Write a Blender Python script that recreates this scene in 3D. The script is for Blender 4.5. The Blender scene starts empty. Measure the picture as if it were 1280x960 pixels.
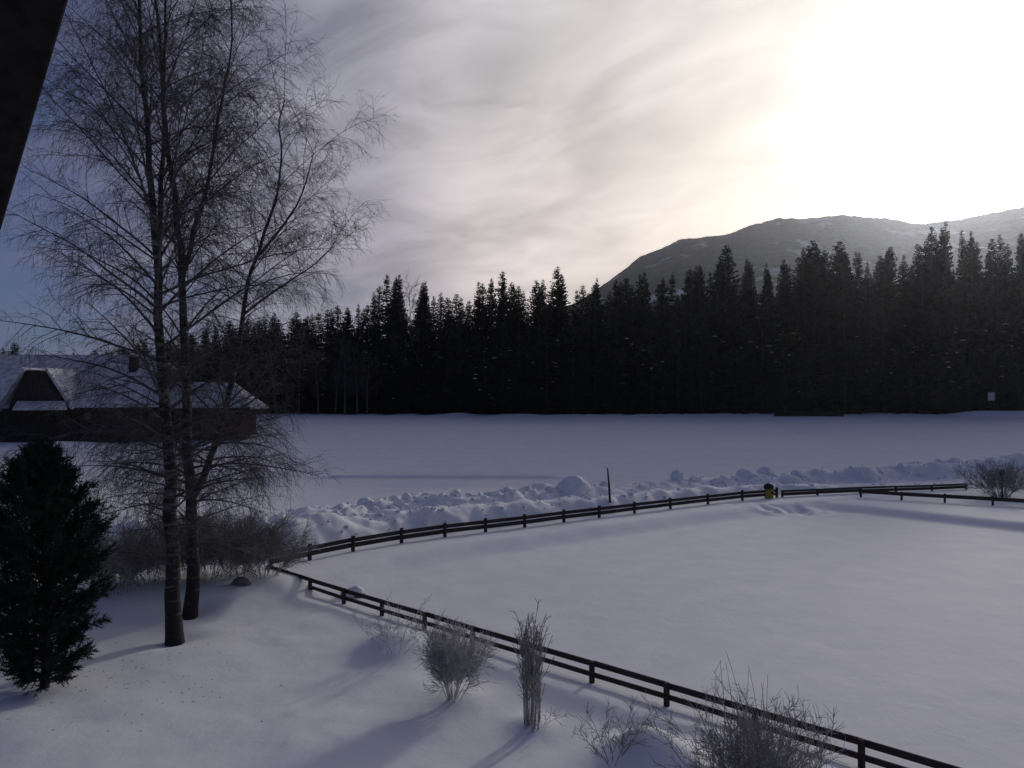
import bpy, bmesh, math, random
import numpy as np
from mathutils import Vector, Matrix

random.seed(11)
rng = np.random.default_rng(11)
scene = bpy.context.scene
COL = scene.collection
R = math.radians

# ------------------------------------------------------------------ camera geometry
CAMZ, F = 7.5, 960.0
PITCH = math.atan(23 / 960)
CAM = np.array([0.0, 0.0, CAMZ])


def ray(u, v):
    x, y = (u - 640) / F, -(v - 480) / F
    c, s = math.cos(PITCH), math.sin(PITCH)
    return np.array([x, c - y * s, s + y * c])


def P(u, v, Y):
    d = ray(u, v)
    return CAM + d * (Y / d[1])


def G(u, v, z=0.0):
    d = ray(u, v)
    return CAM + d * ((z - CAMZ) / d[2])


SUN_PX = (1215, 150)
sd = ray(*SUN_PX)
SUN = sd / np.linalg.norm(sd)
SUN_EL = math.asin(SUN[2])
SUN_AZ = math.atan2(SUN[0], SUN[1])          # clockwise from +Y

# ------------------------------------------------------------------ object helpers


def link(o):
    COL.objects.link(o)
    return o


def empty(name, loc, label=None, cat=None, group=None):
    o = link(bpy.data.objects.new(name, None))
    o.location = [float(a) for a in loc]
    o.empty_display_size = 0.3
    return tag(o, label, cat, group)


def tag(o, label=None, cat=None, group=None, kind=None):
    if label:
        o['label'] = label
    if cat:
        o['category'] = cat
    if group:
        o['group'] = group
    if kind:
        o['kind'] = kind
    return o


def mesh_np(name, verts, faces, smooth=False):
    verts = np.asarray(verts, dtype=np.float32)
    me = bpy.data.meshes.new(name)
    if isinstance(faces, np.ndarray):
        n, k = faces.shape
        me.vertices.add(len(verts))
        me.vertices.foreach_set('co', verts.ravel())
        me.loops.add(n * k)
        me.loops.foreach_set('vertex_index', faces.astype(np.int32).ravel())
        me.polygons.add(n)
        me.polygons.foreach_set('loop_start', np.arange(0, n * k, k, dtype=np.int32))
        if smooth:
            me.polygons.foreach_set('use_smooth', np.ones(n, dtype=bool))
        me.update(calc_edges=True)
        me.validate()
    else:
        me.from_pydata([tuple(map(float, v)) for v in verts], [], faces)
        if smooth:
            for p in me.polygons:
                p.use_smooth = True
        me.update()
    return me


def obj(name, me, mats=None, parent=None, loc=None):
    o = link(bpy.data.objects.new(name, me))
    if mats is not None:
        for m in (mats if isinstance(mats, (list, tuple)) else [mats]):
            me.materials.append(m)
    if parent is not None:
        o.parent = parent
    if loc is not None:
        o.location = [float(a) for a in loc]
    return o


def copy_tree(o, parent=None):
    c = link(o.copy())
    if parent is not None:
        c.parent = parent
    for ch in o.children:
        copy_tree(ch, c)
    return c


class MB:
    """collects simple solids into one mesh"""

    def __init__(s):
        s.v, s.f = [], []

    def add(s, vs, fs):
        n = len(s.v)
        s.v += [tuple(map(float, a)) for a in vs]
        s.f += [tuple(i + n for i in f) for f in fs]

    def frame_box(s, o, ax, ay, az):
        o, ax, ay, az = map(np.asarray, (o, ax, ay, az))
        vs = [o + i * ax + j * ay + k * az for k in (0, 1) for j in (0, 1) for i in (0, 1)]
        s.add(vs, [(0, 2, 3, 1), (4, 5, 7, 6), (0, 1, 5, 4), (2, 6, 7, 3), (0, 4, 6, 2), (1, 3, 7, 5)])

    def box(s, x0, y0, z0, x1, y1, z1):
        s.frame_box((x0, y0, z0), (x1 - x0, 0, 0), (0, y1 - y0, 0), (0, 0, z1 - z0))

    def tube(s, pts, rad, n=8):
        v, f = tubes(np.asarray(pts, float)[None], np.asarray(rad, float)[None], n)
        k = len(s.v)
        s.v += [tuple(a) for a in v.tolist()]
        s.f += [tuple(int(i) + k for i in q) for q in f]
        m = len(pts)
        s.f.append(tuple(k + i for i in range(n))[::-1])
        s.f.append(tuple(k + (m - 1) * n + i for i in range(n)))

    def build(s, name, mat, parent=None, bevel=0, loc=None, smooth=False):
        me = bpy.data.meshes.new(name)
        me.from_pydata(s.v, [], s.f)
        bm = bmesh.new()
        bm.from_mesh(me)
        bmesh.ops.recalc_face_normals(bm, faces=bm.faces)
        if bevel:
            bmesh.ops.bevel(bm, geom=list(bm.edges), offset=bevel, segments=1, affect='EDGES', clamp_overlap=True)
        bm.to_mesh(me)
        bm.free()
        if smooth:
            for p in me.polygons:
                p.use_smooth = True
        return obj(name, me, mat, parent, loc)


def tubes(pts, rad, sides):
    """pts (N,P,3), rad (N,P) -> verts, quads"""
    N, Pn, _ = pts.shape
    t = np.gradient(pts, axis=1)
    t /= np.linalg.norm(t, axis=2, keepdims=True) + 1e-9
    mean = pts[:, -1] - pts[:, 0]
    ref = np.zeros((N, 3))
    ref[np.arange(N), np.argmin(np.abs(mean), axis=1)] = 1
    ref = ref[:, None, :]
    u = ref - (ref * t).sum(2, keepdims=True) * t
    u /= np.linalg.norm(u, axis=2, keepdims=True) + 1e-9
    w = np.cross(t, u)
    a = np.arange(sides) * 2 * math.pi / sides
    v = pts[:, :, None, :] + rad[:, :, None, None] * (np.cos(a)[None, None, :, None] * u[:, :, None, :] + np.sin(a)[None, None, :, None] * w[:, :, None, :])
    idx = np.arange(N * Pn * sides).reshape(N, Pn, sides)
    q = np.stack([idx[:, :-1], np.roll(idx[:, :-1], -1, 2), np.roll(idx[:, 1:], -1, 2), idx[:, 1:]], axis=-1)
    return v.reshape(-1, 3), q.reshape(-1, 4)


class Twigs:
    """bags of paths, grouped by point count and side count, built as one mesh"""

    def __init__(s):
        s.bags = {}

    def add(s, pts, r0, r1, sides):
        s.bags.setdefault((len(pts), sides), []).append((pts, r0, r1))

    def mesh(s, name, smooth=True):
        V, Q, n = [], [], 0
        for (k, sides), items in s.bags.items():
            pts = np.array([i[0] for i in items], float)
            tt = np.linspace(0, 1, k)[None]
            r0 = np.array([i[1] for i in items])[:, None]
            r1 = np.array([i[2] for i in items])[:, None]
            v, q = tubes(pts, r0 + (r1 - r0) * tt, sides)
            V.append(v)
            Q.append(q + n)
            n += len(v)
        return mesh_np(name, np.concatenate(V), np.concatenate(Q), smooth)


def norm(d):
    l = math.sqrt(d[0] * d[0] + d[1] * d[1] + d[2] * d[2]) + 1e-9
    return (d[0] / l, d[1] / l, d[2] / l)


rnd = random.random


def grow(p, d, L, n, wob, grav):
    st = L / (n - 1)
    out = [p]
    dx, dy, dz = norm(d)
    x, y, z = p
    for _ in range(n - 1):
        dx += (rnd() - .5) * wob
        dy += (rnd() - .5) * wob
        dz += (rnd() - .5) * wob - grav
        dx, dy, dz = norm((dx, dy, dz))
        x += dx * st
        y += dy * st
        z += dz * st
        out.append((x, y, z))
    return out


def deviate(d, ang):
    """unit vector at ANG from d, random azimuth"""
    rx, ry, rz = rnd() - .5, rnd() - .5, rnd() - .5
    k = rx * d[0] + ry * d[1] + rz * d[2]
    px, py, pz = norm((rx - k * d[0], ry - k * d[1], rz - k * d[2]))
    c, s = math.cos(ang), math.sin(ang)
    return (d[0] * c + px * s, d[1] * c + py * s, d[2] * c + pz * s)


def at(pts, t):
    f = t * (len(pts) - 1)
    i = min(int(f), len(pts) - 2)
    k = f - i
    a, b = pts[i], pts[i + 1]
    return (a[0] + (b[0] - a[0]) * k, a[1] + (b[1] - a[1]) * k, a[2] + (b[2] - a[2]) * k), norm((b[0] - a[0], b[1] - a[1], b[2] - a[2]))


def spline(ctrl, n):
    c = np.asarray(ctrl, float)
    d = np.r_[0, np.cumsum(np.linalg.norm(np.diff(c, axis=0), axis=1))]
    t = np.linspace(0, d[-1], n)
    # smooth Catmull-Rom
    out = []
    for x in t:
        i = min(np.searchsorted(d, x, side='right') - 1, len(c) - 2)
        k = (x - d[i]) / (d[i + 1] - d[i])
        p0, p1, p2, p3 = c[max(i - 1, 0)], c[i], c[i + 1], c[min(i + 2, len(c) - 1)]
        out.append(.5 * (2 * p1 + (p2 - p0) * k + (2 * p0 - 5 * p1 + 4 * p2 - p3) * k * k + (3 * p1 - p0 - 3 * p2 + p3) * k ** 3))
    return np.array(out)


# ------------------------------------------------------------------ numpy noise
_perm = rng.random((256, 256))


def vnoise(x, y):
    xi, yi = np.floor(x).astype(int), np.floor(y).astype(int)
    fx, fy = x - xi, y - yi
    fx, fy = fx * fx * fx * (fx * (fx * 6 - 15) + 10), fy * fy * fy * (fy * (fy * 6 - 15) + 10)
    g = lambda a, b: _perm[a & 255, b & 255]
    return ((g(xi, yi) * (1 - fx) + g(xi + 1, yi) * fx) * (1 - fy) + (g(xi, yi + 1) * (1 - fx) + g(xi + 1, yi + 1) * fx) * fy) * 2 - 1


def fbm(x, y, sc, oct=3):
    x, y = np.asarray(x, float), np.asarray(y, float)
    s, a, t = 0, 1, 0
    for i in range(oct):
        s = s + a * vnoise(x / sc + 17.3 * i, y / sc + 5.1 * i)
        t += a
        a *= .5
        sc *= .47
    return s / t


def sstep(a, b, x):
    t = np.clip((x - a) / (b - a), 0, 1)
    return t * t * (3 - 2 * t)


# ------------------------------------------------------------------ materials
def mat(name):
    m = bpy.data.materials.new(name)
    m.use_nodes = True
    nt = m.node_tree
    b = nt.nodes['Principled BSDF']
    return m, nt, b


def N(nt, t, **kw):
    n = nt.nodes.new(t)
    for k, v in kw.items():
        if k in n.inputs:
            n.inputs[k].default_value = v
        else:
            setattr(n, k, v)
    return n


def noisy(name, c0, c1, scale, rough=.9, bump=0, detail=5, stretch=(1, 1, 1), lo=.35, hi=.65, spec=.2, coord='Object', bdist=.02):
    m, nt, b = mat(name)
    tc = N(nt, 'ShaderNodeTexCoord')
    mp = N(nt, 'ShaderNodeMapping')
    mp.inputs['Scale'].default_value = stretch
    nt.links.new(tc.outputs[coord], mp.inputs[0])
    no = N(nt, 'ShaderNodeTexNoise', Scale=scale, Detail=detail)
    nt.links.new(mp.outputs[0], no.inputs['Vector'])
    cr = N(nt, 'ShaderNodeValToRGB')
    cr.color_ramp.elements[0].position, cr.color_ramp.elements[1].position = lo, hi
    cr.color_ramp.elements[0].color, cr.color_ramp.elements[1].color = (*c0, 1), (*c1, 1)
    nt.links.new(no.outputs['Fac'], cr.inputs[0])
    nt.links.new(cr.outputs[0], b.inputs['Base Color'])
    b.inputs['Roughness'].default_value = rough
    b.inputs['Specular IOR Level'].default_value = spec
    if bump:
        bp = N(nt, 'ShaderNodeBump', Strength=bump, Distance=bdist)
        nt.links.new(no.outputs['Fac'], bp.inputs['Height'])
        nt.links.new(bp.outputs[0], b.inputs['Normal'])
    return m


def snow_mat(name, fine=.5, ground=False):
    m, nt, b = mat(name)
    tc = N(nt, 'ShaderNodeTexCoord')
    n1 = N(nt, 'ShaderNodeTexNoise', Scale=.6, Detail=6, Roughness=.6)
    n2 = N(nt, 'ShaderNodeTexNoise', Scale=9, Detail=5, Roughness=.65)
    for n in (n1, n2):
        nt.links.new(tc.outputs['Object'], n.inputs['Vector'])
    cr = N(nt, 'ShaderNodeValToRGB')
    cr.color_ramp.elements[0].position, cr.color_ramp.elements[1].position = .3, .7
    cr.color_ramp.elements[0].color = (.74, .76, .80, 1)
    cr.color_ramp.elements[1].color = (.83, .84, .86, 1)
    nt.links.new(n1.outputs['Fac'], cr.inputs[0])
    col = cr.outputs[0]
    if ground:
        # the floor of the dense wood keeps needles; dark tone also paints its shade
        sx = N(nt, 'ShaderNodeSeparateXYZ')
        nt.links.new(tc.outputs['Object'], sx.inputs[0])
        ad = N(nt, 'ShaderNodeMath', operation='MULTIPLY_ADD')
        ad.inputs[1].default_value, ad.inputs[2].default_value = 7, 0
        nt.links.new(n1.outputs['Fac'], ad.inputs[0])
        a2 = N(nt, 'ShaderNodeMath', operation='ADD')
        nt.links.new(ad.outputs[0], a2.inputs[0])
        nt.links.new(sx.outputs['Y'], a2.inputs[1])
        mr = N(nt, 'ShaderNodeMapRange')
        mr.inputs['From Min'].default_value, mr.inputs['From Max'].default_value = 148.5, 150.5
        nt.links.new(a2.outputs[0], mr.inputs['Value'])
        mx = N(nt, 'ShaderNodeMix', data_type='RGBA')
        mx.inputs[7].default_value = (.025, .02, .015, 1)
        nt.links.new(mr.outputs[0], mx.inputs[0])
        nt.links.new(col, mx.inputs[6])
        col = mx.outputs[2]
    nt.links.new(col, b.inputs['Base Color'])
    b.inputs['Roughness'].default_value = .75
    b.inputs['Specular IOR Level'].default_value = .15
    b1 = N(nt, 'ShaderNodeBump', Strength=.36, Distance=.12)
    b2 = N(nt, 'ShaderNodeBump', Strength=fine, Distance=.012)
    nt.links.new(n1.outputs['Fac'], b1.inputs['Height'])
    nt.links.new(n2.outputs['Fac'], b2.inputs['Height'])
    nt.links.new(b1.outputs[0], b2.inputs['Normal'])
    nt.links.new(b2.outputs[0], b.inputs['Normal'])
    return m


M_SNOW = snow_mat('snow', .35, True)
M_LUMP = snow_mat('ploughed_snow', .6)
M_WOOD = noisy('weathered_brown_wood', (.028, .02, .018), (.06, .045, .04), 9, stretch=(1, 1, 8), bump=.3)
M_BARK = None
M_TWIG = noisy('birch_twig', (.06, .05, .05), (.13, .11, .108), 3)
M_BARE = noisy('grey_brown_twig', (.06, .052, .05), (.12, .105, .10), 4)
M_FROST = noisy('frosted_twig', (.36, .335, .31), (.62, .60, .58), 7)
M_SHRUB = noisy('shrub_bark', (.2, .18, .165), (.42, .39, .365), 6)
M_GREYTWIG = noisy('grey_twig', (.19, .175, .17), (.36, .335, .32), 6)
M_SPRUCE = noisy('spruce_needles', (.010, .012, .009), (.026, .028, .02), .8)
M_PINE = noisy('conifer_needles', (.010, .016, .012), (.032, .045, .030), 3)
M_TRUNK = noisy('spruce_trunk', (.04, .03, .025), (.09, .07, .06), 3, stretch=(1, 1, .2))
M_PALETRUNK = noisy('pale_trunk', (.08, .07, .066), (.19, .17, .16), 3, stretch=(1, 1, 2))
M_WALL = noisy('dark_timber_wall', (.018, .014, .012), (.04, .032, .028), 2, stretch=(4, 4, .4))
M_BEAM = noisy('shade_brown_timber', (.008, .006, .005), (.018, .014, .012), 6, stretch=(6, 6, .6), bump=.2)  # brown taken near black, standing in for the unlit side of the timber
M_ROCK = noisy('grey_stone', (.12, .11, .11), (.24, .22, .21), 5, bump=.5)
M_YELLOW = noisy('yellow_paint', (.32, .21, .015), (.42, .29, .03), 6, rough=.5)
M_BLACK = noisy('black_metal', (.012, .012, .013), (.03, .03, .03), 8, rough=.5)
M_WHITE = noisy('grey_board', (.38, .37, .36), (.5, .49, .48), 4)
M_GLASS = noisy('dark_window_glass', (.01, .01, .012), (.02, .02, .025), 2, rough=.15, spec=.5)
M_LITTER = noisy('needle_litter', (.05, .035, .025), (.12, .09, .07), 5)


def birch_bark():
    m, nt, b = mat('birch_bark')
    tc = N(nt, 'ShaderNodeTexCoord')
    mp = N(nt, 'ShaderNodeMapping')
    mp.inputs['Scale'].default_value = (1.2, 1.2, 5)
    nt.links.new(tc.outputs['Object'], mp.inputs[0])
    n1 = N(nt, 'ShaderNodeTexNoise', Scale=1.6, Detail=6, Roughness=.7)
    nt.links.new(mp.outputs[0], n1.inputs['Vector'])
    cr = N(nt, 'ShaderNodeValToRGB')
    cr.color_ramp.elements[0].position, cr.color_ramp.elements[1].position = .50, .72
    cr.color_ramp.elements[0].color = (.030, .024, .023, 1)
    cr.color_ramp.elements[1].color = (.26, .24, .225, 1)
    # the foot of an old birch is black and furrowed, the upper stem paler
    sx = N(nt, 'ShaderNodeSeparateXYZ')
    nt.links.new(tc.outputs['Object'], sx.inputs[0])
    mr = N(nt, 'ShaderNodeMapRange')
    mr.inputs['From Min'].default_value, mr.inputs['From Max'].default_value = 0, 4
    mr.inputs['To Min'].default_value, mr.inputs['To Max'].default_value = -.1, .02
    nt.links.new(sx.outputs['Z'], mr.inputs['Value'])
    ad = N(nt, 'ShaderNodeMath', operation='ADD')
    nt.links.new(n1.outputs['Fac'], ad.inputs[0])
    nt.links.new(mr.outputs[0], ad.inputs[1])
    nt.links.new(ad.outputs[0], cr.inputs[0])
    nt.links.new(cr.outputs[0], b.inputs['Base Color'])
    b.inputs['Roughness'].default_value = .85
    b.inputs['Specular IOR Level'].default_value = .2
    bp = N(nt, 'ShaderNodeBump', Strength=.7, Distance=.04)
    nt.links.new(n1.outputs['Fac'], bp.inputs['Height'])
    nt.links.new(bp.outputs[0], b.inputs['Normal'])
    return m


M_BARK = birch_bark()


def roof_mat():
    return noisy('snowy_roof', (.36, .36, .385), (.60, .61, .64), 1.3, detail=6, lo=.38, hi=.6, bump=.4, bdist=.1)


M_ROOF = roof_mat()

# ------------------------------------------------------------------ key ground lines
NF_A, NF_B = G(349.5, 730), G(1077, 960)                       # near fence, first and eleventh post
nf_dir = (NF_B - NF_A)[:2]
nf_dir = nf_dir / np.linalg.norm(nf_dir)
nf_nrm = np.array([nf_dir[1], -nf_dir[0]])
if (np.array([0, 0]) - NF_A[:2]) @ nf_nrm < 0:
    nf_nrm = -nf_nrm                                            # points to the garden

FENCE_Z = .42
ff_px = [(338, 713), (387, 703), (441, 692), (502, 681), (556, 673), (607, 666.5), (656, 660.5), (705, 654), (749, 648.5), (793, 643), (838, 637.5), (885, 632), (928, 627), (971, 623.5), (1022, 620.5), (1075, 618), (1120, 616.3), (1165, 614.8), (1208, 613)]
FF = np.array([G(u, v, FENCE_Z) for u, v in ff_px])
RF_PX = [(1076, 622.5), (1127, 625.3), (1181, 628.4), (1241, 632), (1305, 636), (1375, 640)]
RF = np.array([G(u, v, FENCE_Z) for u, v in RF_PX])
RS_A, RS_B = G(1040, 636, .1), G(1290, 664, .1)
rs_dir = (RS_B - RS_A)[:2] / np.linalg.norm((RS_B - RS_A)[:2])
rs_nrm = np.array([-rs_dir[1], rs_dir[0]])
if rs_nrm[1] < 0:
    rs_nrm = -rs_nrm

fx = np.r_[FF[0, 0] - 60, FF[:, 0], FF[-1, 0] + 60]
fy = np.r_[FF[0, 1] - 8, FF[:, 1], FF[-1, 1] + 18]
TRUNKS = [G(217, 797), G(240, 768)]
WELLS = [(TRUNKS[0][0], TRUNKS[0][1], .8, -.22), (TRUNKS[1][0], TRUNKS[1][1], .7, -.2)]
MOUNDS = []


def mound(u, v, r, h):
    g = G(u, v)
    MOUNDS.append((g[0], g[1], r, h))


mound(492, 812, 1.1, .55)
mound(662, 902, .55, .22)
mound(800, 945, .75, .55)
mound(845, 962, .8, .4)
mound(575, 872, .7, .12)


def H(x, y):
    x, y = np.asarray(x, float), np.asarray(y, float)
    z = 5.4 * np.clip((y - 68) / 77, 0, 1) + .3 * np.log1p(np.exp(-np.abs(y - 70) / 4)) * 0
    z = z + 9 * sstep(160, 215, y)
    # undulation
    sdn = (x - NF_A[0]) * nf_nrm[0] + (y - NF_A[1]) * nf_nrm[1]
    gard = sstep(-.3, 2.5, sdn) * (1 - sstep(30, 36, y))
    z = z + gard * (.16 * fbm(x, y, 5.5, 3) + .03 * fbm(x + 40, y, 1.3, 3))
    z = z + (1 - gard) * .035 * fbm(x, y, 7, 3)
    # drift along the garden side of the near fence
    z = z + .13 * np.exp(-((sdn - .9) / .7) ** 2) * (.6 + .4 * fbm(x, y, 2.5)) * (1 - sstep(31, 34, y))
    for (a, b, r, h) in WELLS + MOUNDS:
        d2 = ((x - a) ** 2 + (y - b) ** 2) / r ** 2
        z = z + h * np.exp(-d2)
    # far fence: raised snow and two ploughed banks with a cleared way between
    f = np.interp(x, fx, fy)
    sl = np.interp(x, .5 * (fx[1:] + fx[:-1]), np.diff(fy) / np.diff(fx))
    d = (y - f) / np.sqrt(1 + sl * sl)                          # + is behind the fence
    step = .5 * sstep(-3.8, -1.9, d + .3 * fbm(x, y, 6)) * (1 - sstep(9, 16, d))
    rs = (x - RS_A[0]) * rs_nrm[0] + (y - RS_A[1]) * rs_nrm[1]
    side = sstep(RS_A[0] - 6, RS_A[0] + 3, x)
    step = np.maximum(step, .45 * sstep(-.5, 1.3, rs) * side * (1 - sstep(9, 16, d)))
    z = z + step
    near = (np.abs(d - 5) < 16)
    c = fbm(x, y, 3.1, 4)
    c2 = fbm(x + 90, y + 31, 1.3, 3)
    right = sstep(18, 34, x)
    d1 = d + .45 * fbm(x, y + 7, 5) + .12 * c2
    h1 = np.interp(x, [-16, -9, -4, 4, 18, 34], [1.6, 1.6, 1.3, 1.05, .8, .2])
    w1 = np.interp(x, [-16, -9, -4, 4], [2.3, 2.2, 1.9, 1.5])
    b1 = h1 * sstep(.5, .5 + w1, d1) * (1 - sstep(w1 + .9, w1 + 3.2, d1)) * (.86 + .26 * c + .22 * c2 + .07 * fbm(x + 7, y, .55, 2))
    h2 = np.interp(x, [-40, -14, -8, 0, 8, 20, 45], [.5, .6, .95, 1.0, .55, .8, 1.35])
    d2 = d + .6 * fbm(x + 13, y, 4) + .25 * fbm(x + 3, y + 50, 1.4, 2)
    b2 = h2 * sstep(6.3, 7.9, d2) * (1 - sstep(8.6, 12, d2)) * (.72 + .5 * c + .6 * np.abs(c2) + .16 * fbm(x + 5, y + 2, .6, 2))
    z = z + near * (b1 + b2)
    # low edge of a groomed track across the field
    ty = 73 + .4 * fbm(x, x * 0, 12)
    trk = sstep(-20, -16, x) * (1 - sstep(3, 7, x))
    z = z + trk * .30 * np.exp(-((y - ty) / .5) ** 2) - trk * .10 * np.exp(-((y - ty - 2) / 1.0) ** 2)
    z = z + .25 * sstep(80, 100, y) * fbm(x, y, 22, 3)
    # snow shovelled up before the wood on the left of centre
    z = z + .5 * np.exp(-((y - 141.5) / 1.6) ** 2) * np.clip(fbm(x, y, 9, 3) + .15, 0, 1) * 1.3 * (1 - sstep(30, 60, x)) + .9 * sstep(78, 86, x) * np.exp(-((y - 141) / 2.5) ** 2)
    # trodden patch by the fence
    fp = np.exp(-(((x - G(985, 641)[0]) / 3.2) ** 2 + ((y - G(985, 641)[1]) / 1.6) ** 2))
    z = z + fp * .30 * (fbm(x, y, .9, 2))
    # bank beyond the garden, before the house
    z = z + 1.0 * np.exp(-((y - 94.5) / 3.2) ** 2) * (.75 + .5 * fbm(x, y, 5, 3)) * (1 - sstep(-31, -24, x))
    return z


def gh(x, y):
    return float(H(np.array([x]), np.array([y]))[0])


def GT(u, v):
    """where the view ray meets the terrain"""
    d = ray(u, v)
    t = 5.0
    for _ in range(4000):
        p = CAM + d * t
        if p[2] < gh(p[0], p[1]):
            break
        t += max(.02, (p[2] - gh(p[0], p[1])) * .5)
    return CAM + d * t


# ------------------------------------------------------------------ ground
ys = np.concatenate([np.arange(-40, 8, 2.0), np.arange(8, 36, .2), np.arange(36, 80, .22), np.arange(80, 160, 1.0), 160 * 1.06 ** np.arange(0, 57)])
s = np.linspace(-1, 1, 541)
s = np.sign(s) * (np.abs(s) * .55 + .45 * np.abs(s) ** 3)
X = s[None, :] * (26 + np.maximum(ys, 0) * 1.05)[:, None]
Y = np.repeat(ys[:, None], len(s), 1)
Z = H(X, Y)
nr, nc = X.shape
idx = np.arange(nr * nc).reshape(nr, nc)
quads = np.stack([idx[:-1, :-1], idx[:-1, 1:], idx[1:, 1:], idx[1:, :-1]], -1).reshape(-1, 4)
ground = obj('snow_ground', mesh_np('snow_ground', np.stack([X, Y, Z], -1).reshape(-1, 3), quads, True), M_SNOW)
tag(ground, kind='structure')

# ------------------------------------------------------------------ mountain
cr_px = [(600, 450), (680, 405), (735, 374), (772, 347), (800, 325), (850, 303), (905, 298), (940, 285), (975, 276), (1005, 277), (1055, 272), (1110, 277), (1150, 283), (1200, 278), (1240, 269), (1280, 261), (1340, 245), (1450, 240), (1650, 290), (1900, 400)]
YC = 1700.0
crp = np.array([P(u, v, YC) for u, v in cr_px])
gx = np.arange(-260, 2500, 7.0)
gy = np.concatenate([np.arange(700, 1500, 16.0), np.arange(1500, 1760, 5.0), np.arange(1760, 2300, 25.0)])
GX, GY = np.meshgrid(gx, gy)
crest = np.interp(GX * YC / GY, crp[:, 0], crp[:, 2]) * np.where(GY > YC, 1, 1)
prof = np.where(GY <= YC, sstep(500, 1900, GY) / sstep(500, 1900, YC), 1 - .9 * ((GY - YC) / 600).clip(0, 1) ** 1.3)
MZ = crest * prof + 14 * fbm(GX, GY, 190, 4) * (1 - np.exp(-((GY - YC) / 120) ** 2)) + 4 + 4.5 * fbm(GX, GY, 17, 2)
MZ = np.where(GY < 720, 8, MZ)
i2 = np.arange(GX.size).reshape(GX.shape)
mq = np.stack([i2[:-1, :-1], i2[:-1, 1:], i2[1:, 1:], i2[1:, :-1]], -1).reshape(-1, 4)


def mountain_mat():
    m, nt, b = mat('wooded_mountain')
    tc = N(nt, 'ShaderNodeTexCoord')
    n1 = N(nt, 'ShaderNodeTexNoise', Scale=.011, Detail=7, Roughness=.55)
    n2 = N(nt, 'ShaderNodeTexNoise', Scale=.09, Detail=4, Roughness=.7)
    for n in (n1, n2):
        nt.links.new(tc.outputs['Object'], n.inputs['Vector'])
    c1 = N(nt, 'ShaderNodeValToRGB')
    c1.color_ramp.elements[0].position, c1.color_ramp.elements[1].position = .585, .66
    c1.color_ramp.elements[0].color, c1.color_ramp.elements[1].color = (0, 0, 0, 1), (1, 1, 1, 1)
    nt.links.new(n1.outputs['Fac'], c1.inputs[0])
    c2 = N(nt, 'ShaderNodeValToRGB')
    c2.color_ramp.elements[0].position, c2.color_ramp.elements[1].position = .4, .7
    c2.color_ramp.elements[0].color, c2.color_ramp.elements[1].color = (.010, .014, .018, 1), (.045, .052, .066, 1)
    nt.links.new(n2.outputs['Fac'], c2.inputs[0])
    mx = N(nt, 'ShaderNodeMix', data_type='RGBA')
    mx.inputs[7].default_value = (.5, .52, .56, 1)
    nt.links.new(c1.outputs[0], mx.inputs[0])
    nt.links.new(c2.outputs[0], mx.inputs[6])
    nt.links.new(mx.outputs[2], b.inputs['Base Color'])
    b.inputs['Roughness'].default_value = 1
    b.inputs['Specular IOR Level'].default_value = 0
    bp = N(nt, 'ShaderNodeBump', Strength=1, Distance=6)
    nt.links.new(n2.outputs['Fac'], bp.inputs['Height'])
    nt.links.new(bp.outputs[0], b.inputs['Normal'])
    return m


mo = obj('mountain', mesh_np('mountain', np.stack([GX, GY, MZ], -1).reshape(-1, 3), mq, True), mountain_mat())
tag(mo, kind='structure')


# ------------------------------------------------------------------ fences
def jit(a):
    return (rnd() - .5) * 2 * a


def wooden_fence(pts, post_h, rails, rail_t, post_w, label, hvar=.02):
    root = empty('wooden_fence', pts[0], label, 'fence')
    o = np.array(pts[0])
    for i, p in enumerate(pts):
        q = pts[min(i + 1, len(pts) - 1)] - pts[max(i - 1, 0)]
        a = math.atan2(q[1], q[0])
        c, s_ = math.cos(a), math.sin(a)
        h = post_h + jit(hvar)
        w = post_w
        tilt = np.array([jit(.015), jit(.015), 1]) * h
        m = MB()
        b = p - o - np.array([0, 0, .5])
        ax, ay = np.array([c, s_, 0]) * w, np.array([-s_, c, 0]) * w
        m.frame_box(b - ax / 2 - ay / 2, ax, ay, tilt + np.array([0, 0, .5]))
        m.build('post', M_WOOD, root, bevel=.012)
    for i in range(len(pts) - 1):
        for (zc, zh) in rails:
            p, q = pts[i] - o, pts[i + 1] - o
            t = (q - p)[:2]
            t = t / np.linalg.norm(t)
            n = np.array([-t[1], t[0], 0])
            if (CAM[:2] - pts[i][:2]) @ n[:2] > 0:
                n = -n                                          # boards on the far side of the posts
            off = n * (post_w / 2 + .004)
            z0, z1 = zc - zh / 2 + jit(.012), zc - zh / 2 + jit(.012)
            a = p + off + np.array([0, 0, z0]) + np.r_[t, 0] * .003
            b = q + off + np.array([0, 0, z1]) - np.r_[t, 0] * .003
            m = MB()
            m.frame_box(a, b - a, n * rail_t, np.array([0, 0, zh]))
            m.build('rail', M_WOOD, root, bevel=.008)
    return root


# near fence: eleven posts between the two calibrated ones, then on out of the frame
nf = []
zz = 0
b_, c_ = 18.24, -.0506
for i in [-1, -.42] + list(range(0, 15)):
    L = np.linalg.norm((NF_B - NF_A)[:2]) / 10
    xy = NF_A[:2] + nf_dir * L * i
    nf.append(np.array([xy[0], xy[1], -.02 + .15 * min(gh(*xy), .3)]))
nf = nf[1:]
wooden_fence(nf, .60, [(.50, .15), (.21, .13)], .05, .12, 'dark brown two rail fence running diagonally past the garden shrubs')

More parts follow.
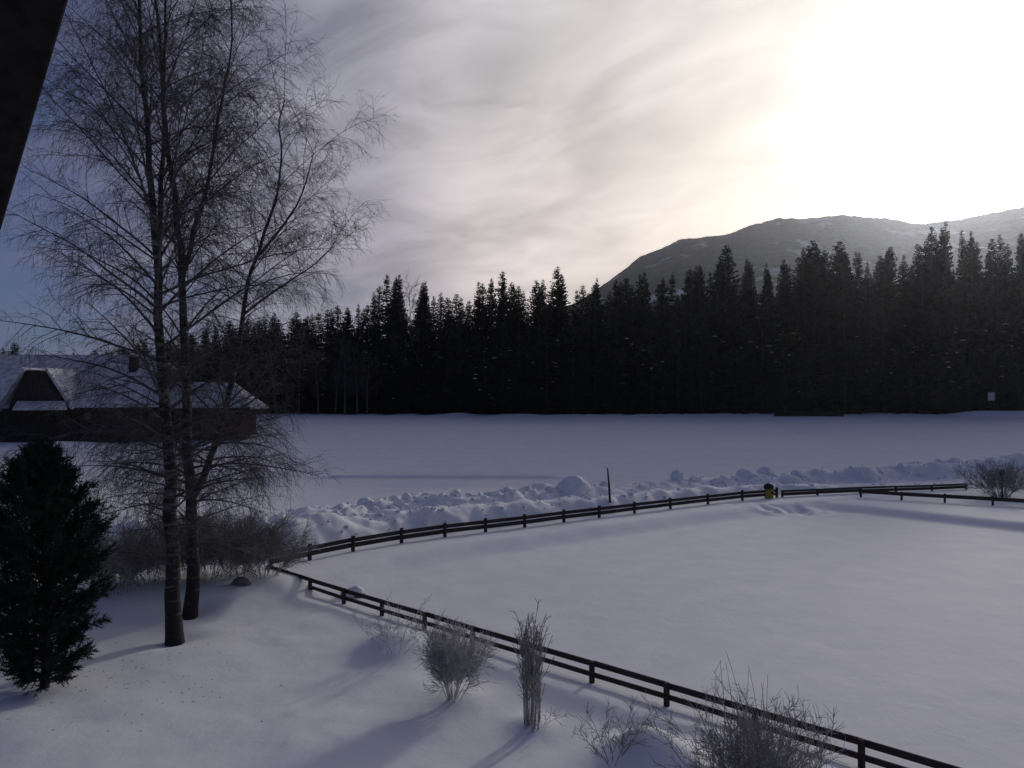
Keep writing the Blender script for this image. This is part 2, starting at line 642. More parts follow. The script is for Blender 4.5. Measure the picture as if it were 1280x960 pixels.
ffp = [np.array([p[0], p[1], gh(p[0], p[1])]) for p in FF]
wooden_fence(ffp[:14], .74, [(.52, .19), (.27, .21)], .06, .14, 'low dark fence half sunk in snow along the ploughed banks')
ff2 = [np.array([p[0], p[1], gh(p[0], p[1])]) for p in FF[13:]]
ff2[0] = ff2[0] + np.array([.5, .3, 0])
wooden_fence(ff2, .50, [(.41, .15), (.2, .22)], .06, .13, 'distant brown fence stretch between the yellow box and the far right bush')
rfp = [np.array([p[0], p[1], gh(p[0], p[1])]) for p in RF]
wooden_fence(rfp, .62, [(.42, .26)], .06, .15, 'dark single board fence in front of the far right bush')


# ------------------------------------------------------------------ birches
def birch(name, stems, base, label, seed, min_h, env, low=0):
    """stems: list of (ctrl points, r0, r1, first crown height)"""
    random.seed(seed)
    root = empty(name, base, label, 'tree', 'birches by the garden')
    o = np.array(base)
    tr = Twigs()
    cw = Twigs()
    for (ctrl, r0, r1, hmin, dens) in stems:
        sp = spline(np.array(ctrl) - o, 40)
        sp[:, :2] += .11 * np.stack([fbm(sp[:, 2] * 1.0, sp[:, 2] * 0 + seed, 1.5), fbm(sp[:, 2], sp[:, 2] * 0 + seed + 9, 1.5)], 1)
        spl = [tuple(a) for a in sp]
        tt = np.linspace(0, 1, 40)
        rr = r0 + (r1 - r0) * tt ** .85
        if ctrl[0][2] < 1:
            rr = rr * (1 + .28 * np.exp(-tt * 40 * .55))
        tr.bags.setdefault(('stem', len(tr.bags)), (sp, rr))
        Ls = float(np.linalg.norm(np.diff(sp, axis=0), axis=1).sum())
        nl = int(Ls * dens)
        az = rnd() * 6.28
        slots = []
        for k in range(nl):
            t = (k + rnd()) / nl
            slots.append(t)
            if at(spl, t)[0][2] < 8:
                slots.append(min(.999, t + .01))
        for t in slots:
            p, d = at(spl, t)
            if p[2] < hmin:
                continue
            az += 2.4 + jit(.5)
            hz = p[2]
            L = env(hz) * (.65 + .5 * rnd())
            if hz < 7:
                el = R(8 + 25 * rnd())
            elif hz < 12:
                el = R(28 + 25 * rnd())
            else:
                el = R(38 + 25 * rnd())
            if t > .93:
                el = R(60 + 20 * rnd())
            dd = (math.cos(az) * math.cos(el), math.sin(az) * math.cos(el), math.sin(el))
            rb = max(.012, min(.34 * (r0 + (r1 - r0) * t), .012 * L + .004))
            n = 12
            lp = grow(p, dd, L, n, .16, .028 + .022 * rnd())
            cw.add(lp, rb, .006, 5)
            # second order
            n2 = max(3, int(L * 3.3))
            for j in range(n2):
                t2 = .15 + .85 * (j + rnd()) / n2
                q, d2 = at(lp, min(t2, .999))
                L2 = (.55 + .40 * (1 - t2) * L) * (.6 + .7 * rnd())
                e = deviate(d2, R(28 + 30 * rnd()))
                e = (e[0], e[1], e[2] + .05)
                bp = grow(q, e, L2, 7, .30, .06 + .05 * rnd())
                cw.add(bp, max(.0065, rb * .4 * (1 - .6 * t2)), .004, 4)
                n3 = max(2, int(L2 * 8.5))
                for i in range(n3):
                    t3 = .1 + .9 * (i + rnd()) / n3
                    q3, d3 = at(bp, min(t3, .999))
                    L3 = (.30 + .55 * rnd())
                    e3 = deviate(d3, R(25 + 40 * rnd()))
                    tw = grow(q3, e3, L3, 5, .42, .16 + .14 * rnd())
                    cw.add(tw, .0044, .0026, 3)
                    if rnd() < .75:
                        q4, d4 = at(tw, .2 + .6 * rnd())
                        cw.add(grow(q4, deviate(d4, R(35)), L3 * .65, 4, .42, .16), .004, .0025, 3)
                    if rnd() < .45:
                        q4, d4 = at(tw, .2 + .6 * rnd())
                        cw.add(grow(q4, deviate(d4, R(35)), L3 * .55, 4, .42, .16), .004, .0025, 3)
    V, Q, n = [], [], 0
    for k, (sp, rr) in tr.bags.items():
        v, q = tubes(sp[None], rr[None], 12)
        rag = 1
        V.append(v)
        Q.append(q + n)
        n += len(v)
    obj('trunk', mesh_np('birch_trunk', np.concatenate(V), np.concatenate(Q), True), M_BARK, root)
    obj('crown', cw.mesh('birch_crown'), M_TWIG, root)
    return root


def env_a(z):
    return float(np.interp(z, [2, 4, 7, 11, 15, 19, 22, 25], [1.8, 3.0, 4.4, 6.2, 6.3, 5.2, 3.8, 1.8]))


def env_b(z):
    return float(np.interp(z, [2, 4, 7, 10, 14, 18, 21, 24], [2.2, 3.6, 4.3, 3.2, 3.2, 3.2, 2.6, 1.3]))


YA, YB = TRUNKS[0][1], TRUNKS[1][1]
gA = np.array([TRUNKS[0][0], YA, gh(TRUNKS[0][0], YA) - .1])
gB = np.array([TRUNKS[1][0], YB, gh(TRUNKS[1][0], YB) - .1])
stA = [gA] + [P(u, v, YA + dy) for u, v, dy in ((216, 700, 0), (212, 600, 0), (205, 480, .1), (196, 350, .1), (187, 225, 0), (180, 112, -.2), (174, 20, -.3), (170, -90, -.3))]
stA2 = [P(u, v, YA + dy) for u, v, dy in ((199, 400, .1), (196, 330, .6), (200, 240, 1.1), (205, 130, 1.4), (206, 0, 1.4), (210, -100, 1.3))]
stB = [gB] + [P(u, v, YB + dy) for u, v, dy in ((240, 700, 0), (236, 600, 0), (233, 480, -.1), (228, 345, -.2), (220, 285, -.3), (210, 187, -.4), (203, 112, -.3), (196, 0, -.2), (194, -80, 0))]
stB2 = [P(u, v, YB + dy) for u, v, dy in ((229, 350, -.2), (241, 285, .2), (263, 210, .6), (275, 135, .8), (288, 60, .8), (293, -20, .7))]
stB3 = [P(u, v, YB + dy) for u, v, dy in ((238, 622, 0), (256, 590, .1), (272, 550, .3), (287, 490, .5), (300, 430, .6), (311, 352, .7), (326, 300, .8), (342, 250, .9), (352, 200, .9), (349, 155, .9), (355, 125, .9))]
stB4 = [P(u, v, YB + dy) for u, v, dy in ((318, 322, .8), (346, 290, 1.2), (368, 256, 1.5), (384, 222, 1.6), (392, 190, 1.5))]
stB5 = [P(u, v, YB + dy) for u, v, dy in ((307, 392, .7), (330, 374, .9), (362, 352, 1.1), (392, 330, 1.2), (420, 300, 1.1))]
birch('birch_tree', [(stA, .25, .03, 2.6, 2.9), (stA2, .12, .02, 10, 2.8)], gA, 'tall bare birch with the thicker straight trunk, standing nearer the camera', 3, 3, env_a)
birch('birch_tree', [(stB, .23, .03, 2.6, 2.4), (stB2, .095, .02, 8.5, 3.0), (stB3, .14, .02, 3.0, 2.4), (stB4, .06, .015, 5, 2.6), (stB5, .055, .012, 5, 2.6)], gB, 'tall bare birch forking into leaning stems, just behind the thicker birch', 5, 3, env_b)


# ------------------------------------------------------------------ shrubs
def shrub_mesh(name, n_stems, h, spread, el0, el1, seed, r=.012, kids=6, sub=5, twl=.25, curve=0, shoots=0, base_r=.1, wob=.2, fine=.0035, lean=0, kang=20):
    random.seed(seed)
    T = Twigs()
    for i in range(n_stems):
        az = 6.28 * (i + rnd()) / n_stems
        el = R(el0 + (el1 - el0) * rnd())
        L = h * (.7 + .35 * rnd()) / max(.5, math.sin(el))
        if L * math.cos(el) > spread:
            L = spread / math.cos(el) * (.8 + .25 * rnd())
        p = (math.cos(az) * base_r * rnd(), math.sin(az) * base_r * rnd(), -.1)
        st = grow(p, (math.cos(az) * math.cos(el), math.sin(az) * math.cos(el), math.sin(el)), L, 9, wob, -curve)
        T.add(st, r * (.7 + .6 * rnd()), r * .3, 5)
        for j in range(kids):
            t = .25 + .75 * (j + rnd()) / kids
            q, d = at(st, min(t, .999))
            L2 = L * (.18 + .22 * rnd()) * (1.25 - t * .5)
            k = grow(q, deviate(d, R(kang * (1 + 1.5 * rnd()))), L2, 6, .3 * kang / 20, -.03)
            T.add(k, r * .45, fine, 4)
            for m_ in range(sub):
                q2, d2 = at(k, .15 + .84 * rnd())
                T.add(grow(q2, deviate(d2, R(25 + 35 * rnd())), twl * (.5 + rnd()), 4, .4, -.02), fine * 1.1, fine * .7, 3)
    for i in range(shoots):
        az = 6.28 * rnd()
        q = (math.cos(az) * spread * .45 * rnd(), math.sin(az) * spread * .45 * rnd(), h * .5)
        T.add(grow(q, (jit(.25), jit(.25), 1), h * (.75 + .35 * rnd()), 8, .12, 0), .008, .003, 4)
    return T.mesh(name)


def shrub(name, u, v, label, m, group=None, **kw):
    g = GT(u, v) if not isinstance(u, np.ndarray) else u
    o = obj(name, shrub_mesh(name, **kw), m, None, (g[0], g[1], g[2]))
    return tag(o, label, 'shrub', group)


shrub('bare_shrub', 492, 812, 'thin frosted shrub with few spread stems on a snow hump by the fence', M_FROST, n_stems=13, h=1.15, spread=1.2, el0=38, el1=80, seed=21, r=.010, kids=5, sub=5, twl=.22, base_r=.35, fine=.005)
shrub('bare_shrub', 566, 874, 'dense rounded frosty bush between the thin shrub and the upright columnar shrub', M_FROST, n_stems=22, h=1.8, spread=.85, el0=50, el1=86, seed=22, r=.012, kids=12, sub=13, twl=.24, base_r=.16, fine=.0055)
shrub('columnar_shrub', 664, 906, 'narrow upright columnar shrub with bunched straight stems in front of the fence', M_SHRUB, n_stems=19, h=2.3, spread=.32, el0=85.5, el1=89, seed=23, r=.017, kids=9, sub=4, twl=.14, base_r=.24, wob=.05, fine=.006, kang=11)
shrub('bare_shrub', 676, 904, 'small crooked twig bush at the foot of the columnar shrub', M_SHRUB, n_stems=4, h=.6, spread=.6, el0=35, el1=60, seed=31, r=.008, kids=4, sub=3, twl=.14, fine=.004)
shrub('bare_shrub', 766, 950, 'little angular shrub sunk in a snow hollow below the fence', M_SHRUB, n_stems=9, h=1.0, spread=.75, el0=40, el1=80, seed=24, r=.012, kids=5, sub=5, twl=.2, base_r=.15, fine=.005)
shrub('bare_shrub', 800, 920, 'tiny frosted sprig poking from the bright snow hump', M_FROST, n_stems=5, h=.5, spread=.3, el0=55, el1=80, seed=25, r=.006, kids=3, sub=3, twl=.15, fine=.004)
gb = P(945, 985, 13.6)
gb[2] = gh(gb[0], gb[1])
shrub('bare_shrub', gb, 0, 'big bushy grey shrub with tall thin shoots, lowest in the view', M_SHRUB, n_stems=54, h=1.95, spread=1.3, el0=50, el1=87, seed=26, r=.011, kids=11, sub=9, twl=.2, shoots=10, base_r=.5, fine=.0042)
# dead hedge behind the birches
hed = [(148, 738, 1.9, 61, 'dark thicket of bare twigs beside the conifer'), (190, 728, 2.2, 62, 'bare grey bush just left of the birch trunks'), (262, 722, 2.0, 63, 'bare grey bush peeping out right behind the forked birch'), (300, 716, 2.3, 64, 'broad grey bush between the birches and the fence corner'), (332, 718, 1.7, 65, 'frosty thicket covering the corner where the fences meet'), (225, 716, 2.3, 66, 'bare bush hidden behind the two birch trunks')]
for (u, v, h, sd_, lab) in hed:
    shrub('hedge_bush', u, v, lab, M_GREYTWIG, 'bare bushes along the garden end', n_stems=34, h=h, spread=1.7, el0=38, el1=86, seed=sd_, r=.012, kids=10, sub=10, twl=.34, base_r=.7, fine=.0058)
rb = P(1251, 628, 57.5)
rb[2] = gh(rb[0], rb[1])
shrub('bare_shrub', rb, 0, 'wide grey bush standing alone behind the board fence, far right', M_GREYTWIG, n_stems=46, h=2.3, spread=2.2, el0=35, el1=85, seed=71, r=.022, kids=8, sub=8, twl=.35, base_r=.6, fine=.009)


# ------------------------------------------------------------------ conifer in the garden
def conifer():
    random.seed(8)
    g = GT(56, 860)
    root = empty('conifer_tree', (g[0], g[1], g[2]), 'dark dense young conifer at the lower left of the garden', 'tree')
    Ht = 6.4
    wood = Twigs()
    wood.add([(0, 0, -.2), (.02, 0, 1.5), (-.05, .03, 3), (-.1, 0, 4.5), (-.2, 0, Ht - .3)], .12, .02, 8)
    tip = []                                                    # tuft centres, direction, size
    br = Twigs()
    n = 330
    for k in range(n):
        t = (k + rnd()) / n
        z = .12 + (Ht - .27) * t ** .92
        f = z / Ht
        rad = float(np.interp(f, [0, .08, .2, .4, .55, .7, .85, 1], [.6, 1.0, 1.4, 1.62, 1.66, 1.38, .64, .08])) * (.68 + .46 * rnd())
        az = k * 2.39996 + jit(.4)
        el = R(float(np.interp(f, [0, .5, 1], [8, 25, 62])) + jit(9))
        L = rad / math.cos(el)
        p = (-.03 * z, 0, z - rad * math.tan(el) * .55)
        if p[2] < .1:
            p = (0, 0, .1)
        path = grow(p, (math.cos(az) * math.cos(el), math.sin(az) * math.cos(el), math.sin(el)), L, 8, .12, -.035)
        br.add(path, .022, .006, 4)
        for j in range(int(6 + L * 9)):
            tt = .18 + .82 * rnd() ** .7
            q, d = at(path, min(tt, .999))
            w = grow(q, deviate(d, R(20 + 40 * rnd())), .14 + .3 * rnd() * (1.2 - .5 * tt), 3, .3, -.06)
            br.add(w, .007, .004, 3)
            for e in (1, 2):
                d2 = norm(tuple(w[e][a] - w[e - 1][a] for a in range(3)))
                tip.append((w[e], d2))
        tip.append((path[-1], at(path, .99)[1]))
    c = np.array([a[0] for a in tip])
    d = np.array([a[1] for a in tip])
    K = 15
    m = len(c)
    rv = rng.normal(size=(m, K, 3))
    nd = d[:, None, :] * .75 + rv * .42
    nd /= np.linalg.norm(nd, axis=2, keepdims=True)
    ln = rng.uniform(.07, .14, (m, K, 1))
    st = c[:, None, :] - d[:, None, :] * rng.uniform(0, .12, (m, K, 1))
    sidev = np.cross(nd, rng.normal(size=(m, K, 3)))
    sidev /= np.linalg.norm(sidev, axis=2, keepdims=True)
    wv = sidev * .0075
    v = np.stack([st - wv, st + wv, st + nd * ln + wv * .4, st + nd * ln - wv * .4], 2).reshape(-1, 3)
    q = np.arange(len(v)).reshape(-1, 4)
    obj('trunk', wood.mesh('conifer_trunk'), M_TRUNK, root)
    obj('branches', br.mesh('conifer_branches'), M_TRUNK, root)
    obj('crown', mesh_np('conifer_crown', v, q), M_PINE, root)
    return g


cg = conifer()

# needle litter scattered on the snow by the conifer
random.seed(77)
L = Twigs()
for _ in range(130):
    u, v = random.gauss(165, 75), random.gauss(842, 30)
    if v < 780 or v > 935 or u < -30:
        continue
    g = G(u, v)
    a = rnd() * 6.28
    l = .012 + .03 * rnd()
    z = gh(g[0], g[1]) + .008
    L.add([(g[0], g[1], z), (g[0] + math.cos(a) * l, g[1] + math.sin(a) * l, z + .012), (g[0] + 2 * math.cos(a) * l, g[1] + 2 * math.sin(a) * l, z)], .006, .004, 3)
tag(obj('twig_litter', L.mesh('twig_litter'), M_LITTER), kind='stuff')


# ------------------------------------------------------------------ spruces of the wood
def spruce_variant(seed, slim, ragged, snow):
    random.seed(seed)
    Ht = 28.0
    V, Fc = [], []
    CL = []

    def tri(a, b, c):
        n = len(V)
        V.extend((a, b, c))
        Fc.append((n, n + 1, n + 2))
    z = .012 * Ht
    while z < Ht - .15:
        t = z / Ht
        rmax = 1.2 * slim * ((1 - t) ** .72 + .01) * (.72 + .28 * min(1, t / .15))
        nb = int(5 + 6 * rnd() + 5 * (1 - t))
        for k in range(nb):
            az = rnd() * 6.28
            L = rmax * (1 - ragged + 1.5 * ragged * rnd()) + .1
            ca, sa = math.cos(az), math.sin(az)
            up = .35 * t - .02
            prev = (0, 0, z)
            seg = max(3, int(L / .55))
            w0 = .16 + .20 * L
            for i in range(1, seg + 1):
                r = L * i / seg
                zz = z + r * up - .10 * r * r / max(L, .4) * (1.5 - t) + (.06 * r if i == seg else 0)
                cur = (ca * r, sa * r, zz)
                for sgn in (-1, 1):
                    w = w0 * (1.05 - .75 * i / seg) * (.6 + .8 * rnd())
                    o = (prev[0] + ca * w * .6 - sa * w * sgn, prev[1] + sa * w * .6 + ca * w * sgn, prev[2] - .28 * w - .25 * rnd() * w)
                    tri(prev, cur, o)
                # hanging spray
                o = ((prev[0] + cur[0]) / 2 + jit(.15), (prev[1] + cur[1]) / 2 + jit(.15), min(prev[2], cur[2]) - (.25 + .5 * rnd()) * (1 - .6 * t))
                tri(prev, cur, o)
                prev = cur
            if snow and rnd() < snow and L > .9 and .1 < t < .6:
                r = L * (.6 + .3 * rnd())
                CL.append((ca * r, sa * r, z + r * up - .10 * r * r / L * (1.5 - t) + .09, az, .7 + .6 * rnd()))
        z += (.42 + .3 * rnd()) * (1 - .45 * t)
    # leader
    tri((-.05, 0, Ht - 1), (.05, 0, Ht - 1), (0, 0, Ht + .4))
    cme = mesh_np('spruce_crown', np.array(V), np.array(Fc))
    tw = Twigs()
    tw.add([(0, 0, -.5), (.03, 0, 8), (0, .03, 16), (0, 0, Ht - .3)], .3, .03, 7)
    tme = tw.mesh('spruce_trunk')
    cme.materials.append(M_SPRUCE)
    tme.materials.append(M_TRUNK)
    return cme, tme, CL


VAR = [spruce_variant(100 + i, sl, rg, sn) for i, (sl, rg, sn) in enumerate([(3.6, .35, .0), (3.0, .4, 0), (4.2, .45, .0), (2.7, .3, 0), (3.4, .5, .032), (4.0, .35, .026), (3.1, .45, .024), (2.4, .35, .0)])]
_b = bmesh.new()
bmesh.ops.create_icosphere(_b, subdivisions=2, radius=1)
for _v in _b.verts:
    _v.co = (_v.co.x * .5 * (1 + .3 * jit(1)), _v.co.y * .26 * (1 + .3 * jit(1)), _v.co.z * .12 - .18 * abs(_v.co.x) ** 2)
CLUMP = bpy.data.meshes.new('snow_clump')
_b.to_mesh(CLUMP)
_b.free()
CLUMP.materials.append(M_LUMP)


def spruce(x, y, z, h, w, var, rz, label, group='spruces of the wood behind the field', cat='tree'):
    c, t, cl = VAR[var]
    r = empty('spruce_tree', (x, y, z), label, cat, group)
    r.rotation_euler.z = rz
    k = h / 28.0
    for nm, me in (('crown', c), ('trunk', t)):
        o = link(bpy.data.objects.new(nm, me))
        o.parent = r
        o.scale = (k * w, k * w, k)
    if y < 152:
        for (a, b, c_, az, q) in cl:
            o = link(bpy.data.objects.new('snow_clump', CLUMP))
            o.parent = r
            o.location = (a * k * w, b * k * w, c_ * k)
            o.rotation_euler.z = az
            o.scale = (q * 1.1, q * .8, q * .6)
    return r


sky = np.array([(60, 452), (110, 436), (140, 434), (175, 426), (205, 424), (250, 408), (300, 396), (335, 388), (350, 392), (400, 382), (440, 380), (462, 374), (474, 346), (492, 342), (512, 344), (528, 350), (545, 364), (565, 362), (590, 364), (600, 346), (630, 340), (645, 350), (680, 348), (698, 340), (715, 350), (740, 344), (770, 348), (790, 338), (830, 340), (870, 330), (910, 312), (945, 318), (968, 330), (985, 318), (1012, 303), (1055, 302), (1075, 306), (1095, 322), (1112, 308), (1130, 318), (1150, 300), (1165, 284), (1185, 280), (1215, 288), (1250, 292), (1290, 286), (1400, 290), (1500, 300)], float)


def skyline(u):
    return float(np.interp(u, sky[:, 0], sky[:, 1]))


COMMON = 'dark spruce packed in the wood behind the snowfield'
random.seed(500)
count = 0
for row, (yy, sp, drop) in enumerate([(146, 4.0, .20), (149.5, 4.0, .09), (153.5, 4.4, .04), (158, 4.3, .02), (163, 4.3, .0)]):
    x = P(96, 480, yy)[0]
    xe = P(1345, 480, yy)[0]
    while x < xe:
        xx, y2 = x + jit(1.3), yy + jit(2.0 if row == 0 else 1.2)
        u = 640 + F * xx / y2
        left = u < 470
        gz = gh(xx, y2)
        top = P(u, skyline(u), y2)[2]
        h = (top - gz) * (1 - drop * (.3 + 1.1 * rnd())) - (rnd() ** 2 * 1.6)
        if u < 108:
            h *= .9
        if h > 4:
            spruce(xx, y2, gz, h, (.85 + .6 * rnd()) * (1.1 if h < 20 else 1) * min(1.35, 26 / max(h, 10)), int(rnd() * 8), rnd() * 6.28, COMMON)
            count += 1
        x += sp * (.8 + .4 * rnd())
# skyline tips that can be told apart
tips = [(484, 341, 4, 1.0, 'left of two broad spruces that step up where the skyline jumps by the birch'),
        (532, 350, 3, .9, 'small pointed spruce alone in the dip right of the bare skyline tree'),
        (697, 332, 5, 1.15, 'sharp broad spruce rising above its neighbours at the middle of the skyline'),
        (628, 337, 2, 1.0, 'bushy topped spruce above the left half of the central wood'),
        (908, 303, 2, 1.1, 'spruce top standing out before the left end of the mountain'),
        (1016, 299, 5, 1.2, 'left of a pair of broad spruces in front of the mountain middle'),
        (1048, 299, 2, 1.2, 'right of a pair of broad spruces in front of the mountain middle'),
        (1113, 307, 0, 1.1, 'round shouldered spruce standing in the saddle of the ridge'),
        (1164, 281, 3, 1.0, 'very tall spruce whose tip reaches the mountain saddle'),
        (1182, 276, 7, 1.0, 'thinnest tall spruce tip breaking the ridge line under the sun')]
for (u, v, va, w, lab) in tips:
    p = P(u, v, 151)
    gz = gh(p[0], 151)
    spruce(p[0], 151.0, gz, p[2] - gz, w, va, u * .7, lab)
# saplings along the foot of the wood
for i in range(22):
    u = 480 + 800 * (i + rnd()) / 22
    yy = 142.6 + 1.6 * rnd()
    xx = (u - 640) / F * yy
    spruce(xx, yy, gh(xx, yy), 2.0 + 5.5 * rnd() ** 2, 2.3, int(rnd() * 4), rnd() * 6, 'small young spruce at the foot of the dark wood', 'young spruces at the foot of the wood')
# far trees left of the house
for i, (u, v) in enumerate([(4, 434), (18, 427), (33, 441), (-14, 436), (46, 449), (-30, 430), (60, 447), (76, 444), (92, 440)]):
    p = P(u, v, 150)
    gz = gh(p[0], 150)
    spruce(p[0], 150.0, gz, p[2] - gz, 1.9, (i + 1) % 8, i, 'distant spruce behind the left house gable', 'spruces behind the house')
print('spruces', count)


# bare trees at the edge of the wood
def bare_tree_mesh(seed, h, r, limbs, el):
    random.seed(seed)
    T = Twigs()
    st = grow((0, 0, -.3), (jit(.06), jit(.06), 1), h, 14, .09, 0)
    tr = Twigs()
    tr.add(st, r, r * .12, 7)
    for k in range(limbs):
        t = .22 + .77 * (k + rnd()) / limbs
        p, d = at(st, min(t, .999))
        az = k * 2.4 + jit(.4)
        e = R(el + jit(14))
        L = h * .34 * (1.15 - .8 * t) * (.7 + .5 * rnd())
        lp = grow(p, (math.cos(az) * math.cos(e), math.sin(az) * math.cos(e), math.sin(e)), L, 8, .2, -.02)
        T.add(lp, r * .3 * (1.1 - t), .012, 4)
        for j in range(max(4, int(L * 3))):
            q, d2 = at(lp, .15 + .84 * rnd())
            bp = grow(q, deviate(d2, R(40)), .5 + .9 * rnd(), 5, .35, .02)
            T.add(bp, .02, .009, 3)
            for i in range(5):
                q3, d3 = at(bp, .1 + .89 * rnd())
                T.add(grow(q3, deviate(d3, R(40)), .35 + .5 * rnd(), 4, .4, .05), .011, .007, 3)
    return tr.mesh('bare_trunk'), T.mesh('bare_crown')


bt = [bare_tree_mesh(s_, 14, .2, 34, 42) for s_ in (201, 202, 203)]
for a, b in bt:
    a.materials.append(M_PALETRUNK)
    b.materials.append(M_BARE)
edge = [(345, 505, 11, 0), (372, 514, 13, 1), (398, 515, 12, 2), (418, 516, 14.5, 0), (432, 517, 13, 1), (447, 517, 13, 2), (458, 517, 11, 0)]
for i, (u, v, h, k) in enumerate(edge):
    p = P(u, v, 143.2)
    r = empty('bare_tree', (p[0], 143.2 + jit(.8), gh(p[0], 143.2)), 'pale bare tree at the left edge of the dark wood', 'tree', 'bare trees at the edge of the wood')
    for nm, me in zip(('trunk', 'crown'), bt[k]):
        o = link(bpy.data.objects.new(nm, me))
        o.parent = r
        o.scale = (h / 14, h / 14, h / 14)
    r.rotation_euler.z = i * 1.3
p = P(512, 356, 148)
gz = gh(p[0], 148)
r = empty('bare_tree', (p[0], 148, gz), 'leafless tall tree with see through top on the skyline beside broad spruces', 'tree')
k = (p[2] - gz) / 14
for nm, me in zip(('trunk', 'crown'), bt[1]):
    o = link(bpy.data.objects.new(nm, me))
    o.parent = r
    o.scale = (k * .7, k * .7, k)


# ------------------------------------------------------------------ farmhouse
def farmhouse():
    YH = 100.0
    base = P(150, 548, YH)
    root = empty('farmhouse', (base[0], YH, gh(base[0], YH)), 'long low dark timber farmhouse with snow covered roofs behind the birches', 'house')
    o = np.array(root.location)
    W = lambda u, v, Y: P(u, v, Y) - o

    def prism(name, pts_front, Y0, Y1, m, bevel=0):
        """polygon in the facade plane extruded back"""
        n = len(pts_front)
        mb = MB()
        a = [W(u, v, Y0) for u, v in pts_front]
        b = [q + np.array([0, Y1 - Y0, 0]) for q in a]
        mb.add(a + b, [tuple(range(n)), tuple(range(n, 2 * n))[::-1]] + [(i, (i + 1) % n, n + (i + 1) % n, n + i) for i in range(n)])
        return mb.build(name, m, root, bevel)

    def slab(name, quad, th, m):
        a = [np.asarray(q) for q in quad]
        n = np.cross(a[1] - a[0], a[3] - a[0])
        n = n / np.linalg.norm(n)
        if n[2] < 0:
            n = -n
        b = [q + n * th for q in a]
        mb = MB()
        k = len(a)
        mb.add(a + b, [tuple(range(k)), tuple(range(k, 2 * k))[::-1]] + [(i, (i + 1) % k, k + (i + 1) % k, k + i) for i in range(k)])
        return mb.build(name, m, root)
    # main block
    prism('wall', [(-60, 510), (202, 509), (202, 556), (-60, 562)], YH, YH + 16, M_WALL)
    e0, e1 = W(-75, 513, YH - 1.2), W(206, 511, YH - 1.2)
    r0 = W(-40, 446, YH + 8)
    r1 = W(200, 446, YH + 8)
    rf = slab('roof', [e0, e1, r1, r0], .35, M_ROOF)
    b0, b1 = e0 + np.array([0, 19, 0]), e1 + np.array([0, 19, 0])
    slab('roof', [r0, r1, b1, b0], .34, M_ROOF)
    # gable end under the ridge
    mb = MB()
    g0, g1, g2 = W(201, 510, YH), W(201, 510, YH) + np.array([0, 16, 0]), W(199, 447.5, YH + 8)
    mb.add([g0, g1, g2, g0 - [.3, 0, 0], g1 - [.3, 0, 0], g2 - [.3, 0, 0]], [(0, 1, 2), (5, 4, 3), (0, 3, 4, 1), (1, 4, 5, 2), (2, 5, 3, 0)])
    mb.build('gable', M_WALL, root)
    # right wing, hipped
    prism('wall', [(204, 509), (303, 509), (303, 545), (204, 549)], YH + 3, YH + 8.5, M_WALL)
    a0, a1 = W(203, 513, YH + 2), W(313, 511, YH + 2)
    c0, c1 = W(208, 479, YH + 6), W(292, 480, YH + 6)
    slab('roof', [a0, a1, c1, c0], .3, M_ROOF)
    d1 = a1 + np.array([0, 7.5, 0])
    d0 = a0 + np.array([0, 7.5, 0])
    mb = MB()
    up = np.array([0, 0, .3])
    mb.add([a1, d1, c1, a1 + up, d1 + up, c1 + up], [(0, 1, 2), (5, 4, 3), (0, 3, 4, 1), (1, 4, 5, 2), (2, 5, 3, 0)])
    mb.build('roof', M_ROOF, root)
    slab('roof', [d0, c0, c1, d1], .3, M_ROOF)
    prism('fascia', [(206, 510.5), (312, 509.5), (312, 515), (206, 516)], YH + 1.8, YH + 1.95, M_WALL)
    prism('fascia', [(-75, 511), (204, 509), (204, 515), (-75, 517)], YH - 1.4, YH - 1.25, M_WALL)
    # front cross gable with clipped peak
    prism('cross_gable', [(10, 511), (32, 463), (49, 463), (80, 511)], YH - 2.2, YH + 7, M_WALL)
    slab('gable_roof', [W(-8, 514, YH - 2.8), W(30, 461, YH - 2.8), W(30, 461, YH - 2.8) + np.array([0, 10, 0]), W(-8, 514, YH - 2.8) + np.array([0, 10, 0])], .35, M_ROOF)
    slab('gable_roof', [W(51, 461, YH - 2.6) + np.array([0, .8, 0]), W(84, 512, YH - 2.6) + np.array([0, .8, 0]), W(84, 512, YH - 2.6) + np.array([0, 10, 0]), W(51, 461, YH - 2.6) + np.array([0, 10, 0])], .3, M_ROOF)
    slab('porch_roof', [W(16, 513, YH - 4.2), W(84, 512.5, YH - 4.2), W(82, 503, YH - 2.3), W(22, 503, YH - 2.3)], .2, M_ROOF)
    mb = MB()
    c = W(167.5, 468, YH + 5)
    mb.box(c[0] - .5, c[1] - .5, c[2] - 2, c[0] + .5, c[1] + .5, c[2] + 2.2)
    mb.box(c[0] - .62, c[1] - .62, c[2] + 2.2, c[0] + .62, c[1] + .62, c[2] + 2.4)
    mb.build('chimney', M_WALL, root, .04)
    for u in (110, 150, 190, 232, 262, 288):
        Yw = YH if u < 200 else YH + 3
        f = MB()
        q = W(u, 520, Yw)
        f.box(q[0] - .55, q[1] - .06, q[2] - .6, q[0] + .55, q[1] - .005, q[2] + .6)
        w = f.build('window', M_WALL, root, .02)
        g = MB()
        g.box(q[0] - .45, q[1] - .075, q[2] - .5, q[0] + .45, q[1] - .063, q[2] + .5)
        g.build('pane', M_GLASS, w)


farmhouse()

# ------------------------------------------------------------------ snow lumps on the banks
random.seed(91)


